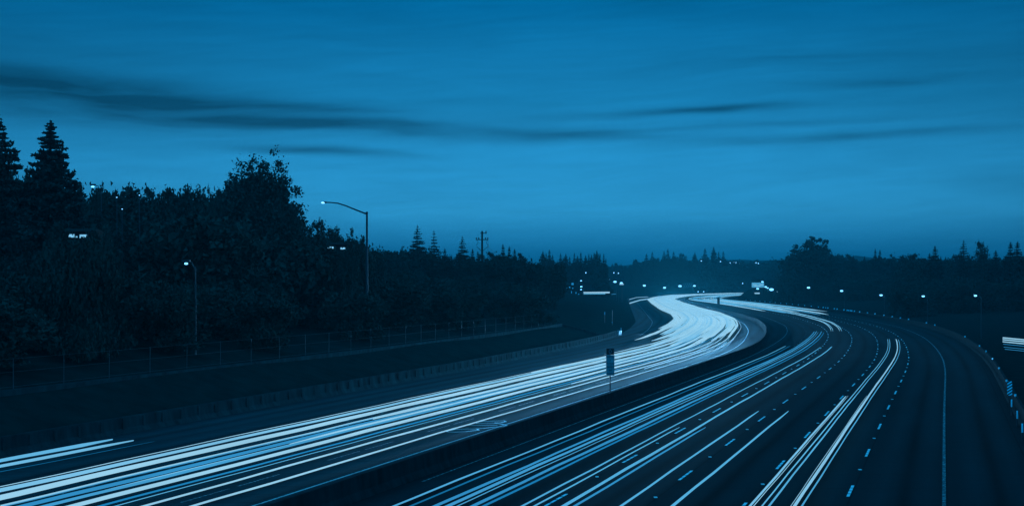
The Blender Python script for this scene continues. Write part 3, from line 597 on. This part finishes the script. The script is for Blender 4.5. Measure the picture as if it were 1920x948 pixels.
# small hill lights, house lamps
for n_, (px, py, Y) in enumerate([(1315, 489, 1240), (1351, 490, 1235), (1369, 492.5, 1240), (1376, 491.5, 1240), (1380, 492.3, 1240), (1387, 493.5, 1238), (1417.5, 492.5, 1240), (1422, 493.5, 1240), (1392.5, 531, 1200), (1319.5, 546.6, 900), (1309, 546.6, 900), (1151, 511, 600), (1159.5, 512, 600), (1098.5, 511, 600), (229, 392, 160), (261.5, 366, 160), (219, 370, 160)][:]):
    xx = (px - CX) * Y / F; zz = H - (py - HY) * Y / F; zb = min(zz - .5, TZ(xx, Y))
    o = empty('garden_lamp', (xx, Y, zb)); MB().tube([(0, 0, 0), (0, 0, zz - zb)], .05, 5).build('post', M['dark'], o); MB().ball((0, 0, zz - zb), max(.06, Y * .00036), 8, 5).build('globe', M['lamp_s'], o)
    tag(o, 'small pinprick lamp glimmering among dark trees', 'lamp', 'pinprick lamps among the trees')

# ------------------------------------------------------------------ signs
def text(body, size, loc, parent, mat, name='lettering', ext=.01):
    c = bpy.data.curves.new(name, 'FONT'); c.body = body; c.size = size; c.align_x = 'CENTER'; c.align_y = 'CENTER'; c.extrude = ext
    t = bpy.data.objects.new(name, c); col.objects.link(t); dg = bpy.context.evaluated_depsgraph_get(); me = bpy.data.meshes.new_from_object(t.evaluated_get(dg))
    bpy.data.objects.remove(t); me.materials.clear(); me.materials.append(mat); o = bpy.data.objects.new(name, me); col.objects.link(o); o.parent = parent; o.location = loc; o.rotation_euler = (R_(90), 0, 0); return o
Y = F * (H - .9) / (738 - HY); k_ = Y / F; o = empty('carpool_sign', ((1144 - CX) * k_, Y, .9)); tag(o, 'carpool sign with a diamond panel on a thin post on the median', 'road sign')
Zp = lambda py: H + (HY - py) * k_ - .9
MB().box((0, .05, Zp(695) / 2), (.075, .075, Zp(652) - .3 if False else Zp(695))).build('post', M['dark'], o)
MB().box((0, .05, (Zp(652) + Zp(695)) / 2 - .05), (.07, .05, Zp(652) - Zp(695) - .1)).build('post', M['dark'], o)
p1 = MB().box((.0, 0, (Zp(652.5) + Zp(664.5)) / 2), (.53, .03, Zp(652.5) - Zp(664.5))).build('diamond_panel', M['black'], o)
dm = MB(); zc = (Zp(652.5) + Zp(664.5)) / 2
for a, c in (((0, .17), (.09, 0)), ((.09, 0), (0, -.17)), ((0, -.17), (-.09, 0)), ((-.09, 0), (0, .17))):
    dm.tube([(a[0], -.022, zc + a[1]), (c[0], -.022, zc + c[1])], .012, 4)
dm.build('diamond', M['signw'], p1)
p2 = MB().box((.01, 0, (Zp(665) + Zp(703.5)) / 2), (.55, .03, Zp(665) - Zp(703.5))).build('message_panel', M['signw'], o)
for i, tx in enumerate(['CARPOOL', '2', 'OR MORE', 'PERSONS', 'PER', 'VEHICLE']): text(tx, .13, (.01, -.024, Zp(668.5 + i * 6.3)), p2, M['black'])
# same sort of sign far down the median
yq = 460.; q = P(EC, yq, 3.0, .9); o = empty('carpool_sign', q); tag(o, 'tiny dark sign on the median beside the far bend', 'road sign')
MB().tube([(0, 0, 0), (0, 0, 1.6)], .05, 6).build('post', M['dark'], o); MB().box((0, -.05, 2.3), (.75, .04, 1.9)).build('panel', M['dark'], o)
# green road sign
Y = 715.; k_ = Y / F; zb = TZ((1421 - CX) * k_, Y); o = empty('overhead_sign', ((1421 - CX) * k_, Y, zb)); tag(o, 'lit rectangular road sign with two rows of lettering', 'road sign')
MB().box((0, 0, H + (HY - 534) * k_ - zb), (23 * k_, .12, 9.2 * k_)).build('panel', M['signlit'], o)
for s in (-8, 8): MB().tube([(s * k_, .2, -.3), (s * k_, .2, H + (HY - 530) * k_ - zb)], .12, 6).build('post', M['dark'], o)
tb = MB()
for a, c, ww in ((1415.5, 533.4, 8), (1427, 533.4, 8), (1420, 536.2, 11)): tb.box(((a - 1421) * k_, -.08, H + (HY - c) * k_ - zb), (ww * k_, .03, 1.0 * k_))
tb.build('lettering', M['signtxt'], o)
# gantry
Y = 1185.; k_ = Y / F; zb = TZ((1290 - CX) * k_, Y); o = empty('sign_gantry', ((1291 - CX) * k_, Y, zb)); tag(o, 'faint lattice gantry between two lamps over the far road', 'gantry')
for s in (-10, 10): MB().tube([(s * k_, 0, -.3), (s * k_, 0, H + (HY - 531) * k_ - zb)], .3, 6).build('leg', M['dark'], o)
tr = MB(); zt = H + (HY - 531) * k_ - zb; z1 = H + (HY - 537.5) * k_ - zb
tr.tube([(-10 * k_, 0, zt), (10 * k_, 0, zt)], .13, 5).tube([(-10 * k_, 0, z1), (10 * k_, 0, z1)], .13, 5)
for i in range(10): tr.tube([((-10 + 2 * i) * k_, 0, z1), ((-8 + 2 * i) * k_, 0, zt)] if i % 2 else [((-10 + 2 * i) * k_, 0, zt), ((-8 + 2 * i) * k_, 0, z1)], .13, 5)
tr.build('truss', M['signw'], o)
# two lit bars and small lit signs beyond the road
for n_, (px, py, ww, hh, Y, lab) in enumerate([(1419.7, 549.4, 9.5, 2.4, 690, 'white lit bar below the green road sign'), (1461.5, 546.4, 9.5, 2.4, 690, 'white lit bar right of the starry lamp'), (1165.5, 532.6, 8, 2, 640, 'short lit bar under the right lamp of three'), (1465.5, 555.5, 3, 1.6, 680, 'tiny lit box near the low lamp')]):
    k_ = Y / F; xx = (px - CX) * k_; zz = H + (HY - py) * k_; zb = min(TZ(xx, Y), zz - .6); o = empty('lit_sign', (xx, Y, zb)); tag(o, lab, 'lit sign')
    MB().box((0, 0, zz - zb), (ww * k_, .2, hh * k_)).build('panel', M['signtxt'], o); MB().tube([(0, .15, 0), (0, .15, zz - zb)], .1, 5).build('post', M['dark'], o)
# object marker and delineators at right
Y = 103.5; k_ = Y / F; o = empty('object_marker', ((1893 - CX) * k_, Y, 0)); tag(o, 'rounded marker board with diagonal stripes beside the right barrier', 'marker')
zc = H + (HY - 727) * k_; wv, hv = .175, .49
def rrect(y, w, h, r=.12, seg=5):
    out = []
    for cx_, cz_, a0 in ((w - r, h - r, 0), (-w + r, h - r, 90), (-w + r, -h + r, 180), (w - r, -h + r, 270)):
        for i in range(seg + 1): a = R_(a0 + 90 * i / seg); out.append((cx_ + r * math.cos(a), y, zc + cz_ + r * math.sin(a)))
    return out
MB().loft([rrect(-.02, wv, hv), rrect(.02, wv, hv)]).build('board', M['black'], o)
mb = MB()
for i in range(-3, 6):
    z0 = -.62 + i * .205; pts_ = []
    for t in np.linspace(-wv + .012, wv - .012, 7):
        lim = hv - .012 - (0.12 - math.sqrt(max(0, .12 ** 2 - max(0, abs(t) - (wv - .12)) ** 2)))
        a, c = z0 + (t + wv) * .62, z0 + (t + wv) * .62 + .105
        pts_.append((t, max(-lim, min(lim, a)), max(-lim, min(lim, c))))
    for (t0, a0, c0), (t1, a1, c1) in zip(pts_, pts_[1:]):
        if c0 - a0 > 1e-3 or c1 - a1 > 1e-3: mb.quad((t0, -.026, zc + a0), (t1, -.026, zc + a1), (t1, -.026, zc + c1), (t0, -.026, zc + c0))
mb.build('stripes', M['refl'], o); MB().tube([(0, .05, -.1), (0, .05, zc)], .03, 6).build('post', M['dark'], o)
for n_, (px, py, hh, Y) in enumerate([(1896.5, 748, 14, 98.5), (1907, 769, 15, 90.5), (1916.5, 793, 17, 81.8)]):
    k_ = Y / F; xx = (px - CX) * k_; o = empty('delineator_post', (xx, Y, 0)); tag(o, f'slim pale reflective post right of the barrier, {["top", "middle", "bottom"][n_]} of three', 'delineator', 'delineators beside the right barrier')
    zt = H + (HY - py) * k_; MB().box((0, 0, zt / 2), (.08, .03, zt)).build('post', M['steel'], o); MB().box((0, -.02, zt - hh * k_ / 2), (.085, .012, hh * k_)).build('reflector', M['refl'], o)

# ------------------------------------------------------------------ utility pole with wires
Y = 300.; k_ = Y / F; x = (904 - CX) * k_; zb = TZ(x, Y); o = empty('utility_pole', (x, Y, zb)); tag(o, 'timber utility pole with crossarms above the left treeline', 'utility pole')
Zq = lambda py: H + (HY - py) * k_ - zb
MB().tube([(0, 0, -.5), (0, 0, Zq(433))], [.24, .17], 8).build('pole', M['wood'], o)
MB().box((.25, 0, Zq(437)), (1.3, .12, .14), 0).build('crossarm', M['wood'], o); MB().box((-.0, 0, Zq(449)), (2.3, .14, .16)).build('crossarm', M['wood'], o)
for s in (-1, 1):
    MB().tube([(s * 1.05, 0, Zq(462)), (s * .15, 0, Zq(470))], .05, 5).build('brace', M['wood'], o); MB().tube([(s * 1.05, 0, Zq(449)), (s * .75, 0, Zq(454)), (s * 1.1, 0, Zq(460))], .05, 5).build('jumper_wire', M['dark'], o)
    for t in (1.1, .65): MB().ball((s * t, 0, Zq(446.5)), .13, 6, 5, (1, 1, 1.5)).build('insulator', M['dark'], o)
MB().ball((.75, 0, Zq(434.5)), .13, 6, 5, (1, 1, 1.5)).build('insulator', M['dark'], o)
for z0, tx, ty in ((448, 946, 480), (461, 940, 482)):
    MB().tube([(1.1, 0, Zq(z0))] + [((904 + (tx - 904) * t - 904) * k_ * (1 + .35 * t), 105 * t, Zq(z0 + (ty - z0) * t) - 1.6 * math.sin(math.pi * t) * .4) for t in (.2, .4, .6, .8, 1)], .028, 4).build('wire', M['dark'], o)

# ------------------------------------------------------------------ buildings glimpsed through the trees
def house(px, py, Y, w, d, h, label, wins, roof=.25, mat='window', zoff=-1.4):
    k_ = Y / F; x = (px - CX) * k_; zc = H + (HY - py) * k_; zb = min(TZ(x, Y), zc + zoff); o = empty('house', (x, Y + d / 2, zb)); tag(o, label, 'house'); h = max(h, zc - zb + .28)
    MB().box((0, 0, h / 2), (w, d, h)).build('wall', M['wall'], o)
    mb = MB(); e = .12; v = [(-w / 2 - e, -d / 2 - e, h), (w / 2 + e, -d / 2 - e, h), (w / 2 + e, d / 2 + e, h), (-w / 2 - e, d / 2 + e, h), (-w / 2 - e, 0, h + roof), (w / 2 + e, 0, h + roof)]
    mb.v = v; mb.f = [(0, 1, 5, 4), (2, 3, 4, 5), (0, 4, 3), (1, 2, 5), (3, 2, 1, 0)]; mb.build('roof', M['roof'], o)
    for wx, wy, ww, wh in wins:
        xx, zz = (wx - px) * k_, H + (HY - wy) * k_ - zb
        f = MB().box((xx, -d / 2 - .03, zz), (ww * k_ + .12, .06, wh * k_ + .12)).build('window', M['dark'], o); MB().box((xx, -d / 2 - .075, zz), (ww * k_, .03, wh * k_)).build('pane', M[mat], f)
    return o
house(146, 441, 114, 2.0, 3, 3.0, 'dark house with a strip of lit windows under the pointed conifer', [(133, 442, 14, 6), (143, 444, 5, 2.5), (157, 443, 14, 6.5)])
house(632, 463, 168, 2.2, 3, 3.0, 'dark house with small lit windows left of the curved lamp', [(621, 464, 14, 3.5), (643, 465.5, 9, 3.5)])
bl = house(1075, 540, 575, 7.5, 6, 6.0, 'small lit shop building left of the side street', [(1060.5, 532.5, 3.2, 2.2), (1073.5, 532, 4, 4), (1062.5, 540, 2.6, 2.4), (1068, 538.5, 2.2, 3), (1074, 540, 2, 2), (1071.5, 547.5, 1.3, 4), (1080, 548.8, 1.6, 3), (1085, 551, 1.6, 2)], mat='dimwin', zoff=-4.5)
# side street with its own trail, banner poles
kq = 600 / F
for n_, (a, c, py, r, bv, lab) in enumerate([(1091, 1143, 548.2, .28, 1.0, 'broad white trail on the side street'), (1092, 1135, 550.8, .14, .72, 'blue trail under the white one on the side street'), (1066, 1077, 552.3, .14, .85, 'short pale trail left of the side street lamps'), (1146, 1155, 551.2, .07, .6, 'short faint trail right of the side street')]):
    o = MB().tube([((a - CX) * kq, 598, H + (HY - py) * kq), ((c - CX) * kq, 600, H + (HY - py + .3) * kq)], r, 8).build('headlight_streak', em(bv), smooth=True); tag(o, lab, 'light trail', 'side street trails')
for n_, (px, y0, y1) in enumerate([(1133.8, 584, 593), (1148, 581, 593)]):
    k_ = 290 / F; xx = (px - CX) * k_; zb = TZ(xx, 290); o = empty('bollard_light', (xx, 290, zb)); tag(o, ['left of two faint lit posts on the bank', 'right of two faint lit posts on the bank'][n_], 'bollard')
    z1 = H + (HY - y0) * k_ - zb; MB().tube([(0, 0, 0), (0, 0, z1)], .06, 6).build('post', M['steel'], o); MB().box((0, 0, z1 - .3 if n_ == 0 else .5), (.16, .1, .5 if n_ == 0 else .2)).build('lamp', M['dimwin'], o)

# ------------------------------------------------------------------ evening haze
hz = MB().box((0, 4300, 44), (13000, 10000, 110)).build('haze', bpy.data.materials.new('haze_air')); tag(hz, kind='stuff')
hm = hz.data.materials[0]; hm.use_nodes = True; t_ = hm.node_tree; t_.nodes.clear()
pv = t_.nodes.new('ShaderNodeVolumePrincipled'); pv.inputs['Color'].default_value = (.06, .52, .62, 1); pv.inputs['Density'].default_value = .00023
t_.links.new(pv.outputs[0], t_.nodes.new('ShaderNodeOutputMaterial').inputs['Volume'])
